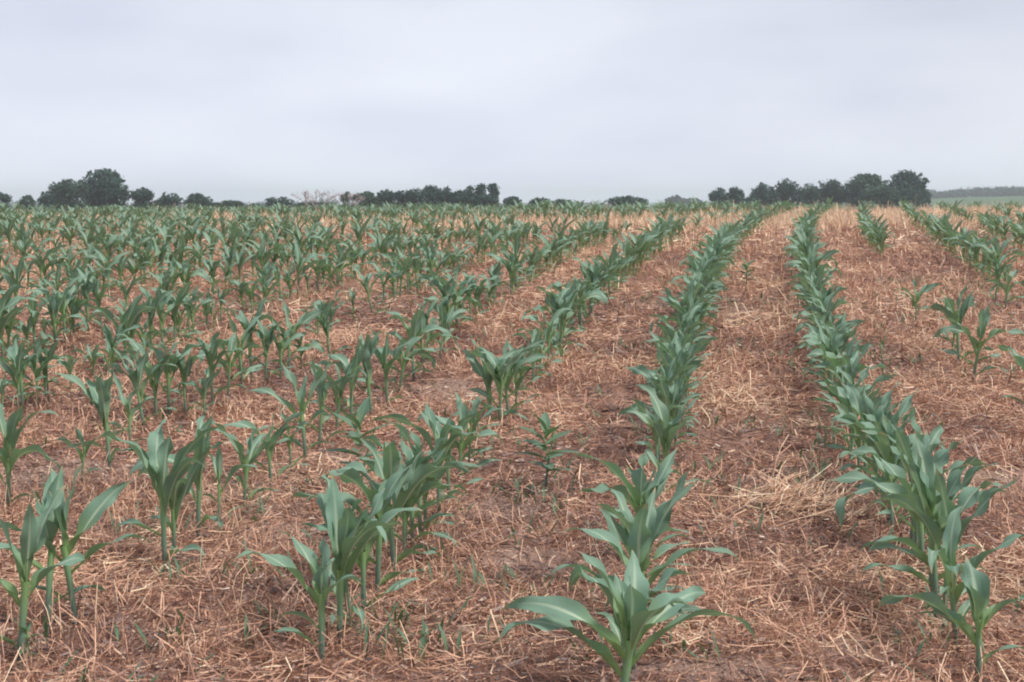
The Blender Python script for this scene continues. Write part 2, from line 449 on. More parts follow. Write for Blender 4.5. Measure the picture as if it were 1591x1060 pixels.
# ------------------------------------------------------------------ corn
def leaf_geo(base, az, th0, curl, L, Wd, fold=0.5, twist=0.0, bend=0.0, ruf=0.006, ph=0.0, nseg=14, cross=(-1, -.55, -.12, .12, .55, 1), power=1.5):
    """one blade: rises at th0 from the vertical, then arches over by curl"""
    s = np.linspace(0, 1, nseg + 1)
    th = th0 + curl * s ** power
    azs = az + bend * s ** 1.5
    d = np.stack([np.sin(th) * np.cos(azs), np.sin(th) * np.sin(azs), np.cos(th)], -1)
    c = np.concatenate([np.zeros((1, 3)), np.cumsum((d[:-1] + d[1:]) / 2, 0)]) * (L / nseg) + np.asarray(base)
    side = np.stack([-np.sin(azs), np.cos(azs), np.zeros_like(s)], -1)
    nrm = np.cross(d, side)
    tw = twist * s ** 1.3
    s2 = side * np.cos(tw)[:, None] + nrm * np.sin(tw)[:, None]
    n2 = nrm * np.cos(tw)[:, None] - side * np.sin(tw)[:, None]
    shape = np.minimum(1, 0.40 + 0.60 * sstep(s / 0.40)) * np.where(s > .48, 1 - (np.clip(s - .48, 0, 1) / .52) ** 1.7, 1)
    hw = Wd / 2 * np.maximum(shape, 0.03)
    fo = fold * (1 - sstep(s / 0.75)) * 1.9 + 0.16
    t = np.array(cross)
    ruffle = ruf * np.sin(s[:, None] * (L / 0.055) * 2.7 + ph + np.where(t[None] > 0, 1.7, 0)) * t[None] ** 2 * sstep(s / .2)[:, None] * sstep((1 - s) / .2)[:, None]
    edge = 1 + (.07 * np.sin(s * L * 95 + ph * 3) + .06 * np.sin(s * L * 41 + ph * 7))[:, None] * np.where(t > 0, 1, -1)[None] * (np.abs(t)[None] > .8) * (ruf > 0)
    X = hw[:, None] * t[None] * np.cos(fo)[:, None] * edge
    Zo = hw[:, None] * np.abs(t)[None] * np.sin(fo)[:, None] + ruffle
    v = c[:, None] + s2[:, None] * X[..., None] + n2[:, None] * Zo[..., None]
    nc = len(t)
    i = np.arange((nseg + 1) * nc).reshape(nseg + 1, nc)
    q = np.stack([i[:-1, :-1], i[:-1, 1:], i[1:, 1:], i[1:, :-1]], -1).reshape(-1, 4)
    uv = np.stack(np.broadcast_arrays((t[None] + 1) / 2, s[:, None]), -1).reshape(-1, 2)
    return v.reshape(-1, 3), q, uv

def stalk_geo(h, r0, r1, sides=8, segs=6, lean=(0, 0)):
    s = np.linspace(0, 1, segs + 1)
    a = np.arange(sides) / sides * 2 * math.pi
    r = r0 + (r1 - r0) * s
    r = r * (1 + 0.10 * np.cos(s * 3 * 2 * math.pi))
    c = np.stack([lean[0] * s ** 1.6, lean[1] * s ** 1.6, h * s - 0.02 * (s == 0)], -1)
    v = c[:, None] + np.stack([np.cos(a)[None] * r[:, None], np.sin(a)[None] * r[:, None], np.zeros((segs + 1, sides))], -1)
    i = np.arange((segs + 1) * sides).reshape(segs + 1, sides); j = np.roll(i, -1, 1)
    q = np.stack([i[:-1], j[:-1], j[1:], i[1:]], -1).reshape(-1, 4)
    uv = np.stack(np.broadcast_arrays(a[None] / 6.283, s[:, None]), -1).reshape(-1, 2)
    return v.reshape(-1, 3), q, uv

def random_spec(r, H, habit):
    """leaf list of one plant: (attach z, azimuth, th0, curl, length, width)"""
    n = r.choice([6, 7, 7, 8]) if H > .3 else r.choice([4, 5, 5])
    zb, zs = r.uniform(.06, .13), r.uniform(.36, .46)
    out = []
    for i in range(n):
        k = i / (n - 1)
        az = (i % 2) * math.pi + r.gauss(0, .42)
        z = H * (zb + zs * k ** 0.55)
        if k < .3:
            th0, curl, L, Wd = r.uniform(.7, 1.1), r.uniform(.7, 1.6), H * r.uniform(.38, .6), H * r.uniform(.06, .09)
        elif k < .85:
            th0 = r.uniform(.12, .44) + habit * .12; curl = r.uniform(.6, 2.5) + habit * .6
            L, Wd = H * r.uniform(.66, .96), H * r.uniform(.115, .165)
        else:
            th0, curl, L, Wd = r.uniform(.03, .2), r.uniform(.15, 1.4), H * r.uniform(.52, .70), H * r.uniform(.11, .155)
        out.append((z, az, th0, curl, L, Wd))
    return out

def build_plant(r, H, spec, fine=True):
    """an Empty at the foot with a stalk and its leaves as parts"""
    root = empty('corn_plant', (0, 0, 0))
    zt = max(s[0] for s in spec)
    hs = zt + 0.02 * H / .4
    lean = (r.gauss(0, .008), r.gauss(0, .008))
    seg = 18 if fine else 10
    v, q, uv = stalk_geo(hs, (.0072 * H / .42), .0100 * H / .42, 8 if fine else 6, 7, lean)
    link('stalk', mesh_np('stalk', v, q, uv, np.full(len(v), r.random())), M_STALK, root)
    pt = r.random()
    for (z, az, th0, curl, L, Wd) in spec:
        f = (z / hs) ** 1.6
        base = (lean[0] * f + math.cos(az) * .004, lean[1] * f + math.sin(az) * .004, z)
        v, q, uv = leaf_geo(base, az, th0, curl, L, Wd, r.uniform(.5, .75), r.gauss(0, .7), r.gauss(0, .45), r.uniform(.12, .34) * Wd, r.uniform(0, 6.3), seg, power=r.uniform(1.3, 3.2))
        link('leaf', mesh_np('leaf', v, q, uv, np.full(len(v), pt * .6 + .4 * r.random())), M_LEAF, root)
    return root

def flat_plant(r, H, spec):
    """the same plant, light, as one vertex set (for the far part of the field)"""
    V, Q, U, n = [], [], [], 0
    hs = max(s[0] for s in spec) + .02
    parts = [stalk_geo(hs, .010, .008, 4, 2)]
    parts[0] = (parts[0][0], parts[0][1], np.column_stack([parts[0][2][:, 0] * 0 + .3, parts[0][2][:, 1] * .3]))
    for (z, az, th0, curl, L, Wd) in spec:
        parts.append(leaf_geo((0, 0, z), az, th0, curl, L, Wd, .55, r.gauss(0, .6), r.gauss(0, .4), 0, 0, 6, (-1, 0, 1), r.uniform(1.3, 2.6)))
    for v, q, uv in parts:
        V.append(v); Q.append(q + n); U.append(uv); n += len(v)
    return np.concatenate(V), np.concatenate(Q), np.concatenate(U)

SPACING = 0.90
_cy = np.array([-3, 1.0, 3.52, 6.08, 8.16, 11.19, 16.56, 28.6, 32.1, 45.]); _cx = np.array([-.45, 0.0, .33, .68, 1.02, 1.55, 2.70, 5.5, 6.5, 10.5])
_pf = np.polyfit(_cy, _cx, 4)
_ry = np.linspace(-3, 45, 1921); _rx = np.polyval(_pf, _ry)
_dx = np.gradient(_rx, _ry); _nrm = np.stack([1 / np.sqrt(1 + _dx ** 2), -_dx / np.sqrt(1 + _dx ** 2)], -1)
def row_curve(k):
    return np.stack([_rx, _ry], -1) + _nrm * (k * SPACING)

# plants placed one by one, from the photograph: row -> [(u, v of the foot, height in metres)]
FIXED = {
    -1: [(500, 1036, .42), (527, 1003, .42), (545, 982, .40), (566, 955, .36), (586, 930, .44), (612, 893, .45), (642, 858, .40), (662, 832, .34), (682, 806, .42), (714, 750, .36), (741, 694, .24), (762, 664, .42), (776, 664, .40), (802, 640, .36), (628, 875, .38), (652, 845, .40), (698, 782, .34), (729, 722, .30), (790, 650, .38)],
    -2: [(30, 1040, .46), (75, 978, .46), (117, 970, .47), (256, 888, .43), (271, 868, .36), (308, 838, .41), (379, 792, .34), (421, 757, .33), (475, 719, .43), (496, 697, .38), (522, 677, .36), (546, 668, .42), (577, 650, .44), (602, 634, .38), (643, 592, .46), (660, 580, .40), (683, 560, .36), (341, 816, .28), (452, 737, .27), (620, 612, .38)],
    -3: [(13, 800, .42), (127, 748, .24), (171, 732, .41), (224, 668, .40), (243, 655, .44), (262, 650, .40), (318, 655, .25), (331, 632, .42), (377, 605, .42), (392, 592, .44), (436, 590, .34), (449, 578, .40), (468, 576, .28), (513, 560, .38), (203, 698, .29), (288, 648, .36), (354, 620, .36), (412, 596, .36)],
    0: [(958, 1150, .45), (974, 1092, .38), (984, 1040, .42), (990, 1000, .40), (996, 955, .38), (1004, 905, .40), (1012, 868, .30), (1027, 778, .40)],
    1: [(1522, 1066, .38), (1456, 962, .50), (1486, 1008, .36), (1466, 978, .42), (1446, 932, .44), (1434, 902, .46), (1424, 876, .44), (1415, 856, .44)],
    2: [(1612, 674, .46), (1511, 594, .44), (1490, 568, .50), (1423, 500, .31), (1368, 404, .36), (1478, 556, .40)],
    3: [(1562, 486, .40), (1546, 472, .42)],
}
START = {-1: (810, 620), -2: (712, 548), -3: (560, 530), 0: (1035, 735), 1: (1408, 840), 2: (1366, 398), 3: (1530, 452)}
DENSE = {-1: (.15, .02), 0: (.125, .0), 1: (.125, .0), 2: (.15, .05), 3: (.15, .06), 4: (.17, .1), -2: (.15, .07), -3: (.15, .07)}

PLANTS = []                        # (row, x, y, H)
R = random.Random(11)
for k in range(-24, 12):
    cv = row_curve(k)
    seglen = np.concatenate([[0], np.cumsum(np.hypot(*np.diff(cv, axis=0).T))])
    pts = []
    y_from = 2.2
    if k in FIXED:
        for u, v, H in FIXED[k]:
            if v > 1070:
                d = ray(u, v); t = HC / -d[2]; x, y = d[0] * t, d[1] * t
            else:
                x, y, z = at(u, v)
            PLANTS.append((k, x, y, H))
        y_from = at(*START[k])[1]
    sp, gap = DENSE.get(k, (.13, .05))
    s = float(np.interp(y_from, cv[:, 1], seglen)) if y_from > cv[0, 1] else 0.0
    s += R.random() * .1
    while s < seglen[-1]:
        x = float(np.interp(s, seglen, cv[:, 0])); y = float(np.interp(s, seglen, cv[:, 1]))
        if y > 41: break
        far_gap = (.17 + .58 * float(sstep((fbm(x * .22 + 3, y * .4, 57, 2) - .46) / .12))) * float(sstep((y - 16) / 8))
        if y > y_from - .01 and abs(x) < .40 * y + 1.0:
            g = gap + (.30 if fbm(x * .35 + 7, y * .35, 91, 2) > .60 and k < 0 else 0)
            if R.random() > g + far_gap:
                H = (.41 - .05 * float(sstep((y - 12) / 12))) * (0.80 + 0.34 * float(fbm(x * .8, y * .8, 61, 2))) * R.uniform(.70, 1.10)
                if R.random() < .12: H *= .65
                PLANTS.append((k, x + R.gauss(0, .025), y + R.gauss(0, .02), H))
        s += sp * R.uniform(.6, 1.45)

# which of them the lens sees largest
def score(p):
    z = float(ground(p[1], p[2])); u, v, zc = project((p[1], p[2], z + p[3] * .6))
    u2, v2, _ = project((p[1], p[2], z + p[3]))
    inside = -25 < u < PW + 25 and v2 < PH
    return (p[3] ** .5 / zc if inside else -1, u, v)
sc = [score(p) for p in PLANTS]
order = sorted(range(len(PLANTS)), key=lambda i: -sc[i][0])
NEAR = set(i for i in order[:300] if sc[i][0] > 0)

D = math.radians
HERO = {   # leaf lists of the plants nearest the lens: (attach z, azimuth, start angle, curl, length, width)
    (-1, 0): [(.05, D(185), D(55), D(85), .17, .024), (.10, D(205), D(45), D(90), .15, .022), (.155, D(182), D(36), D(88), .33, .050), (.165, D(-25), D(28), D(130), .19, .042),
              (.18, D(140), D(24), D(75), .27, .050), (.18, D(262), D(4), D(8), .11, .05), (.18, D(80), D(4), D(22), .19, .056)],
    (-2, 0): [(.06, D(200), D(60), D(80), .20, .03), (.16, D(185), D(40), D(110), .34, .05), (.18, D(355), D(30), D(120), .26, .045), (.20, D(165), D(18), D(35), .33, .065), (.21, D(60), D(12), D(40), .34, .065), (.22, D(300), D(6), D(18), .28, .055)],
    (-2, 1): [(.07, D(20), D(60), D(80), .2, .03), (.15, D(200), D(42), D(100), .30, .045), (.19, D(95), D(12), D(70), .36, .072), (.21, D(250), D(8), D(20), .25, .055), (.22, D(60), D(5), D(24), .29, .07)],
    (-2, 2): [(.07, D(180), D(60), D(90), .2, .03), (.15, D(350), D(48), D(80), .36, .045), (.17, D(185), D(36), D(100), .30, .05), (.20, D(25), D(34), D(45), .33, .07), (.215, D(80), D(14), D(22), .30, .062), (.22, D(250), D(5), D(15), .22, .05)],
    (0, 0): [(.06, D(0), D(60), D(80), .24, .03), (.14, D(185), D(48), D(110), .40, .06), (.16, D(2), D(34), D(120), .42, .055), (.18, D(200), D(44), D(85), .40, .065), (.19, D(30), D(28), D(75), .34, .072), (.20, D(85), D(6), D(60), .30, .075), (.21, D(255), D(8), D(45), .24, .07), (.215, D(150), D(10), D(30), .20, .05), (.20, D(300), D(24), D(90), .28, .065)],
    (0, 2): [(.08, D(5), D(50), D(110), .26, .035), (.15, D(178), D(40), D(140), .36, .05), (.18, D(0), D(32), D(120), .40, .04), (.20, D(150), D(18), D(110), .34, .062), (.21, D(60), D(12), D(40), .33, .06), (.22, D(270), D(3), D(38), .30, .072)],
    (1, 0): [(.05, D(20), D(50), D(90), .18, .028), (.10, D(182), D(38), D(120), .36, .055), (.12, D(170), D(44), D(60), .20, .04), (.14, D(10), D(40), D(100), .26, .05), (.13, D(75), D(6), D(50), .25, .080), (.16, D(200), D(8), D(20), .20, .05)],
    (1, 1): [(.10, D(185), D(55), D(70), .28, .032), (.16, D(185), D(40), D(110), .30, .05), (.20, D(265), D(38), D(70), .34, .058), (.22, D(20), D(20), D(35), .34, .06), (.26, D(160), D(34), D(80), .42, .07), (.27, D(95), D(4), D(95), .38, .07), (.28, D(130), D(3), D(16), .26, .05)],
    (-2, 8): [(.06, D(0), D(60), D(80), .18, .025), (.15, D(5), D(38), D(120), .22, .04), (.18, D(182), D(36), D(85), .36, .05), (.21, D(8), D(24), D(28), .33, .055), (.215, D(175), D(10), D(30), .30, .06), (.22, D(60), D(4), D(20), .22, .045)],
}
PROTO = {}
def proto(c):
    if c not in PROTO:
        r = random.Random(1000 + c); hab = (c % 4 - 1.5) / 1.5
        root = build_plant(r, .42, [(a, b, c_, d, e * 1.0, f * 1.05) for a, b, c_, d, e, f in random_spec(r, .42, hab)], False)
        PROTO[c] = root; root['_used'] = False
    return PROTO[c]

NUM = ['first', 'second', 'third', 'fourth', 'fifth', 'sixth', 'seventh', 'eighth', 'ninth', 'tenth', 'eleventh', 'twelfth', 'thirteenth', 'fourteenth', 'fifteenth', 'sixteenth', 'seventeenth', 'eighteenth', 'nineteenth']
TENS = {20: 'twent', 30: 'thirt', 40: 'fort', 50: 'fift', 60: 'sixt', 70: 'sevent', 80: 'eight', 90: 'ninet'}
def ordinal(i):
    if i <= 19: return NUM[i - 1]
    t, r = i // 10 * 10, i % 10
    return TENS[t] + 'ieth' if r == 0 else TENS[t] + 'y-' + NUM[r - 1]
def row_phrase(k):
    if k == 0: return 'the dense centre row'
    return 'the %s row %s of centre' % (ordinal(abs(k)), 'left' if k < 0 else 'right')
SPECIAL = {
    (-1, 0): 'slim corn plant on bare pale stalk standing nearest the lens, first row left of centre',
    (0, 0): 'broad bluish corn plant cut by bottom edge at front of dense centre row',
    (0, 7): 'corn plant whose pale stalk heads the unbroken part of the dense centre row',
    (1, 0): 'short corn plant with wide pale ribbed leaf at bottom right corner',
    (1, 1): 'tallest leafy corn plant behind the short one in first row right of centre',
    (-2, 0): 'tall corn plant at bottom left corner with long leaves leaving the picture',
    (2, 3): 'lone small corn plant in the wide gap of the second row right of centre',
}

rows = {}
for i, p in enumerate(PLANTS):
    rows.setdefault(p[0], []).append(i)
fixed_no = {}
for k, L_ in rows.items():
    for j, i in enumerate(L_):
        fixed_no[i] = j
far = Acc()
FLAT = []
for c in range(18):
    r = random.Random(300 + c); FLAT.append(flat_plant(r, .42, [(a, b, c_, d, e * 1.0, f * 1.12) for a, b, c_, d, e, f in random_spec(r, .42, (c % 4 - 1.5) / 1.5)]))
near_by_row = {}
for i in NEAR:
    near_by_row.setdefault(PLANTS[i][0], []).append(i)
hero_rank = {i: n for n, i in enumerate(order[:300])}
for k, lst in near_by_row.items():
    lst.sort(key=lambda i: PLANTS[i][2])
    for j, i in enumerate(lst):
        _, x, y, H = PLANTS[i]
        r = random.Random(5000 + i)
        z = float(ground(x, y))
        row_dir = math.atan2(1.0, float(np.interp(y, _ry, _dx)))
        turn = row_dir - math.pi / 2 + r.gauss(0, .45)
        key = (k, fixed_no[i])
        if key in HERO and k in FIXED:
            o = build_plant(r, H, [(a, b, c, d, e * .90, f * .88) for a, b, c, d, e, f in HERO[key]], True); turn = 0.0; sc_ = 1.0
        elif hero_rank[i] < 90:
            o = build_plant(r, H, random_spec(r, H, 1.3 if key in ((2, 1), (2, 2), (2, 5)) and k == 2 else r.uniform(-1, 1)), True); sc_ = 1.0
        else:
            src = proto(i % 28)
            sc_ = H / .42
            turn += math.pi * (r.random() < .5)
            if not src['_used']:
                o = src; src['_used'] = True
            else:
                o = src.copy(); COL.objects.link(o)
                for ch in src.children:
                    c2 = ch.copy(); COL.objects.link(c2); c2.parent = o
        o.location = (x, y, z - .004)
        o.rotation_euler = (r.gauss(0, .06), r.gauss(0, .06), turn)
        o.scale = (sc_,) * 3
        look = 'tall' if H > .42 else 'small' if H < .29 else 'leafy' if H > .36 else 'short'
        lab = SPECIAL.get(key if k in FIXED else None) or '%s corn plant, %s from the near end of %s' % (look, ordinal(j + 1), row_phrase(k))
        tag(o, lab, 'corn plant', 'young corn plants growing in curving rows')
for o in PROTO.values():
    if '_used' in o: del o['_used']
for o in bpy.data.objects:
    if '_used' in o: del o['_used']

for i, (k, x, y, H) in enumerate(PLANTS):
    if i in NEAR: continue
    r = random.Random(5000 + i)
    v, q, uv = FLAT[r.randrange(18)]
    row_dir = math.atan2(1.0, float(np.interp(y, _ry, _dx)))
    t = row_dir - math.pi / 2 + r.gauss(0, .5) + math.pi * (r.random() < .5)
    c, s = math.cos(t) * H / .42, math.sin(t) * H / .42
    vv = np.column_stack([v[:, 0] * c - v[:, 1] * s + x, v[:, 0] * s + v[:, 1] * c + y, v[:, 2] * H / .42 + float(ground(x, y)) - .005])
    far.add(vv, q, uv, r.random())
tag(link('corn_field', far.mesh('corn_field'), M_LEAF), 'distant mass of young green corn rows up to the crest', 'corn field', None, 'stuff')
print('plants', len(PLANTS), 'far', len(PLANTS) - len(NEAR), {k: len(v) for k, v in near_by_row.items()}, 'ymax', max(PLANTS[i][2] for i in NEAR))

# ------------------------------------------------------------------ weeds
def broad_leaf(base, az, th0, curl, L, Wd, nseg=7):
    return leaf_geo(base, az, th0, curl, L, Wd, .25, 0, 0, .002, az, nseg, (-1, -.5, 0, .5, 1), 1.3)
def make_weed(u, v, H, n, label, L0=.13, W0=.045, seed=0, group='broadleaf weeds between the corn rows'):
    x, y, z = at(u, v); r = random.Random(seed)
    root = empty('broadleaf_weed', (x, y, z))
    sv, sq, su = stalk_geo(H, .006, .003, 6, 5, (r.gauss(0, .03), r.gauss(0, .03)))
    link('stem', mesh_np('stem', sv, sq, su, np.full(len(sv), .5)), M_STALK, root)
    for i in range(n):
        k = (i + 1) / n
        a = Acc()
        L = L0 * (1.0 - .55 * abs(k - .55))
        a.add(*broad_leaf((0, 0, H * (.25 + .74 * k)), i * 2.4 + r.gauss(0, .3), 1.35 - .85 * k ** 3, .35, L, W0 * L / L0 * r.uniform(.8, 1.15)), r.random())
        link('leaf', a.mesh('leaf'), M_WEED, root)
    tag(root, label, 'weed', group)
    return root
make_weed(848, 762, .25, 13, 'grey green broadleaf weed alone between the centre row and the row left of it', .17, .055, 1)
make_weed(560, 770, .30, 12, 'broadleaf weed with wide spreading leaves behind the front plants, first row left of centre', .19, .06, 2)
make_weed(1160, 446, .20, 10, 'small dark broadleaf weed right of the distant centre row', .16, .06, 3)
make_weed(42, 1040, .10, 9, 'low yellowish weed at the foot of the bottom left corn plant', .07, .016, 4)
make_weed(1372, 588, .22, 9, 'dark feathery weed between first and second rows right of centre', .09, .02, 5)
w = make_weed(75, 625, .34, 10, 'flowering weed with small white blossoms among the corn near the left edge', .12, .05, 6)
mfl, n_, L_ = new_mat('white_petal')
o_ = n_.new('ShaderNodeOutputMaterial'); p_ = n_.new('ShaderNodeBsdfPrincipled'); p_.inputs['Base Color'].default_value = (.72, .72, .58, 1); L_(p_.outputs[0], o_.inputs[0])
for i in range(7):
    r = random.Random(i); a = Acc()
    bx, by, bz = r.gauss(0, .04), r.gauss(0, .03), .35 + r.gauss(0, .025)
    for k in range(5):
        a.add(*leaf_geo((bx, by, bz), k * 1.256, 1.0, .5, .013, .011, .1, 0, 0, 0, 0, 3, (-1, 0, 1)), .5)
    link('flower', a.mesh('flower'), mfl, w)

gr = Acc()
spots = [(345, 905, 8), (420, 985, 7), (690, 1010, 9), (640, 980, 8), (620, 1020, 10), (820, 780, 10), (270, 905, 9), (60, 1010, 6), (250, 1000, 7), (1130, 560, 6), (1275, 700, 10), (1290, 745, 8), (700, 930, 8), (780, 920, 5), (1010, 680, 6), (560, 990, 8), (430, 900, 12), (1395, 1010, 4), (730, 985, 5), (500, 765, 5)]
r = random.Random(3)
for u, v, n in spots:
    x, y, z = at(u, v)
    for j in range(n):
        px, py = x + r.gauss(0, .05), y + r.gauss(0, .05)
        gr.add(*leaf_geo((px, py, float(ground(px, py))), r.random() * 6.3, r.uniform(.1, .6), r.uniform(.2, 1.4), r.uniform(.06, .15), r.uniform(.006, .013), .3, 0, 0, 0, 0, 5, (-1, 0, 1)), r.random())
for j in range(2100):
    py = math.sqrt(r.random() * (14 ** 2 - 3 ** 2) + 9); px = r.uniform(-.4, .4) * py
    if fbm(px * 1.2, py * 1.2, 71, 2) < .5: continue
    for q in range(r.randint(1, 4)):
        ax, ay = px + r.gauss(0, .025), py + r.gauss(0, .025)
        gr.add(*leaf_geo((ax, ay, float(ground(ax, ay))), r.random() * 6.3, r.uniform(.2, .9), r.uniform(.2, 1.2), r.uniform(.04, .12), r.uniform(.005, .014), .3, 0, 0, 0, 0, 4, (-1, 0, 1)), r.random())
tag(link('grass_seedlings', gr.mesh('grass_seedlings'), M_GRASS), 'thin green grass seedlings sprouting through the straw', 'grass', None, 'stuff')

# a loose heap of pale straw and two upright stray stems
x, y, z = at(1235, 800)
n = 620
hx = x + rng.normal(0, .17, n); hy = y + rng.normal(0, .13, n)
hp = Acc()
v, q, t = strands(n, hx, hy, np.minimum(.22, .11 * np.exp(rng.normal(0, .4, n))), .0028 * np.ones(n), np.where(rng.random(n) < .5, rng.normal(.6, .45, n), rng.random(n) * 6.28), np.abs(rng.normal(.2, .35, n)), rng.normal(0, .9, n), np.clip(rng.normal(.88, .11, n), 0, 1), .005 + .10 * rng.random(n) ** 1.3 * np.exp(-((hx - x) / .2) ** 2), 4)
hp.add(v, q, None, 0); hp.t[-1] = t
tag(link('straw_heap', hp.mesh('straw_heap', False), M_STRAW), 'loose heap of pale golden straw beside the first row right of centre', 'straw heap')
def stem(u, v, H, lx, label, head=True):
    x, y, z = at(u, v)
    a = Acc(); sv, sq, su = stalk_geo(H, .0028, .0016, 5, 6, (lx, .02)); a.add(sv, sq, su, .93)
    o = link('dried_grass', a.mesh('dried_grass'), M_STRAW); o.location = (x, y, z - .005)
    if head:
        b = Acc(); r = random.Random(9)
        for j in range(16):
            s = .84 + .16 * j / 16
            b.add(*leaf_geo((lx * s ** 1.6, .02 * s ** 1.6, H * s), j * 2.4, .35, .3, .022, .006, .2, 0, 0, 0, 0, 3, (-1, 0, 1)), .97)
        link('seed_head', b.mesh('seed_head', False), M_STRAW, o)
    tag(o, label, 'straw stem')
stem(1386, 690, .27, .05, 'tall pale dry grass stem with seed head leaning right beside first row right of centre')
stem(148, 985, .15, .005, 'upright rusty dry stem beside the bottom left corn plants', False)
stem(1158, 628, .16, -.02, 'thin upright pale straw stem between the centre row and the row right of it', False)

# ------------------------------------------------------------------ trees
def foliage_material(name, dark, light):
    m, n, L = new_mat(name)
    out = n.new('ShaderNodeOutputMaterial'); pb = n.new('ShaderNodeBsdfPrincipled'); tr = n.new('ShaderNodeBsdfTranslucent'); ms = n.new('ShaderNodeMixShader')
    t = attr(n, 'tone')
    c = mixrgb(n, L, t.outputs['Fac'], dark, light)
    L(c, pb.inputs['Base Color']); L(c, tr.inputs['Color'])
    pb.inputs['Roughness'].default_value = .6; pb.inputs['Specular IOR Level'].default_value = .25
    ms.inputs[0].default_value = .2
    L(pb.outputs[0], ms.inputs[1]); L(tr.outputs[0], ms.inputs[2]); L(ms.outputs[0], out.inputs[0])
    return m
M_CROWN = foliage_material('tree_leaves', (0.018, 0.052, 0.046), (0.072, 0.150, 0.105))
M_CROWN2 = foliage_material('pale_tree_leaves', (0.032, 0.072, 0.055), (0.090, 0.165, 0.105))
M_FAR = foliage_material('wood_leaves', (0.02, 0.04, 0.035), (0.04, 0.065, 0.05))
m, n, L = new_mat('bark')
o_ = n.new('ShaderNodeOutputMaterial'); p_ = n.new('ShaderNodeBsdfPrincipled'); nz_ = n.new('ShaderNodeTexNoise'); nz_.inputs['Scale'].default_value = 6
L(mixrgb(n, L, nz_.outputs[0], (.07, .05, .04), (.16, .12, .10)), p_.inputs['Base Color']); p_.inputs['Roughness'].default_value = .9; L(p_.outputs[0], o_.inputs[0])
M_BARK = m
m, n, L = new_mat('dead_twigs')
o_ = n.new('ShaderNodeOutputMaterial'); p_ = n.new('ShaderNodeBsdfPrincipled'); p_.inputs['Base Color'].default_value = (.42, .30, .30, 1); p_.inputs['Roughness'].default_value = .9; L(p_.outputs[0], o_.inputs[0])
M_TWIG = m

def tube(acc, p0, p1, r0, r1, sides=5, tone=.5):
    p0 = np.array(p0, float); p1 = np.array(p1, float); d = p1 - p0; d /= np.linalg.norm(d) + 1e-9
    a = np.cross(d, [0, 0, 1.0] if abs(d[2]) < .9 else [1.0, 0, 0]); a /= np.linalg.norm(a); b = np.cross(d, a)
    an = np.arange(sides) / sides * 6.2832
    ring = np.cos(an)[:, None] * a + np.sin(an)[:, None] * b
    v = np.concatenate([p0 + ring * r0, p1 + ring * r1]); i = np.arange(sides); j = np.roll(i, -1)
    acc.add(v, np.stack([i, j, j + sides, i + sides], -1), None, tone)

def leaf_cloud(acc, c, rad, n, size, rg, tone=.5, squash=.9):
    """leaf clumps through an ellipsoid, thick towards its outside, with gaps"""
    c = np.asarray(c, float); rad = np.asarray(rad, float)
    d = rg.normal(0, 1, (n, 3)); d /= np.linalg.norm(d, axis=1)[:, None]
    rr = rg.random(n) ** (1 / 2.6)
    # uneven outline: radius changes with direction in small clumps
    ph = np.sin(d[:, 0] * 5.1 + c[0]) * np.sin(d[:, 1] * 4.3 + c[1] * .7) * np.sin(d[:, 2] * 5.7 + c[2])
    ph2 = np.sin(d[:, 0] * 11 + c[2]) * np.sin(d[:, 2] * 12 + c[0])
    rr = rr * (1 + .20 * ph + .13 * ph2)
    gap = (np.sin(d[:, 0] * 8 + c[1]) * np.sin(d[:, 1] * 7 + c[0]) * np.sin(d[:, 2] * 9) > .22) & (rr > .62)
    rr = np.where(gap, rr * .7, rr)
    p = c + d * rad * rr[:, None]
    e1 = rg.normal(0, 1, (n, 3)); e1 /= np.linalg.norm(e1, axis=1)[:, None]
    nn = d + rg.normal(0, .7, (n, 3))
    e2 = np.cross(nn, e1); e2 /= np.linalg.norm(e2, axis=1)[:, None] + 1e-9
    s = size * np.exp(rg.normal(0, .3, n))[:, None]
    v = np.stack([p - e1 * s, p + e2 * s * .6, p + e1 * s, p - e2 * s * .6], 1).reshape(-1, 3)
    q = np.arange(n * 4).reshape(n, 4)
    t = np.clip(tone + .4 * ph + .25 * ph2 + rg.normal(0, .22, n), 0, 1)
    acc.add(v, q, None, np.repeat(t, 4))

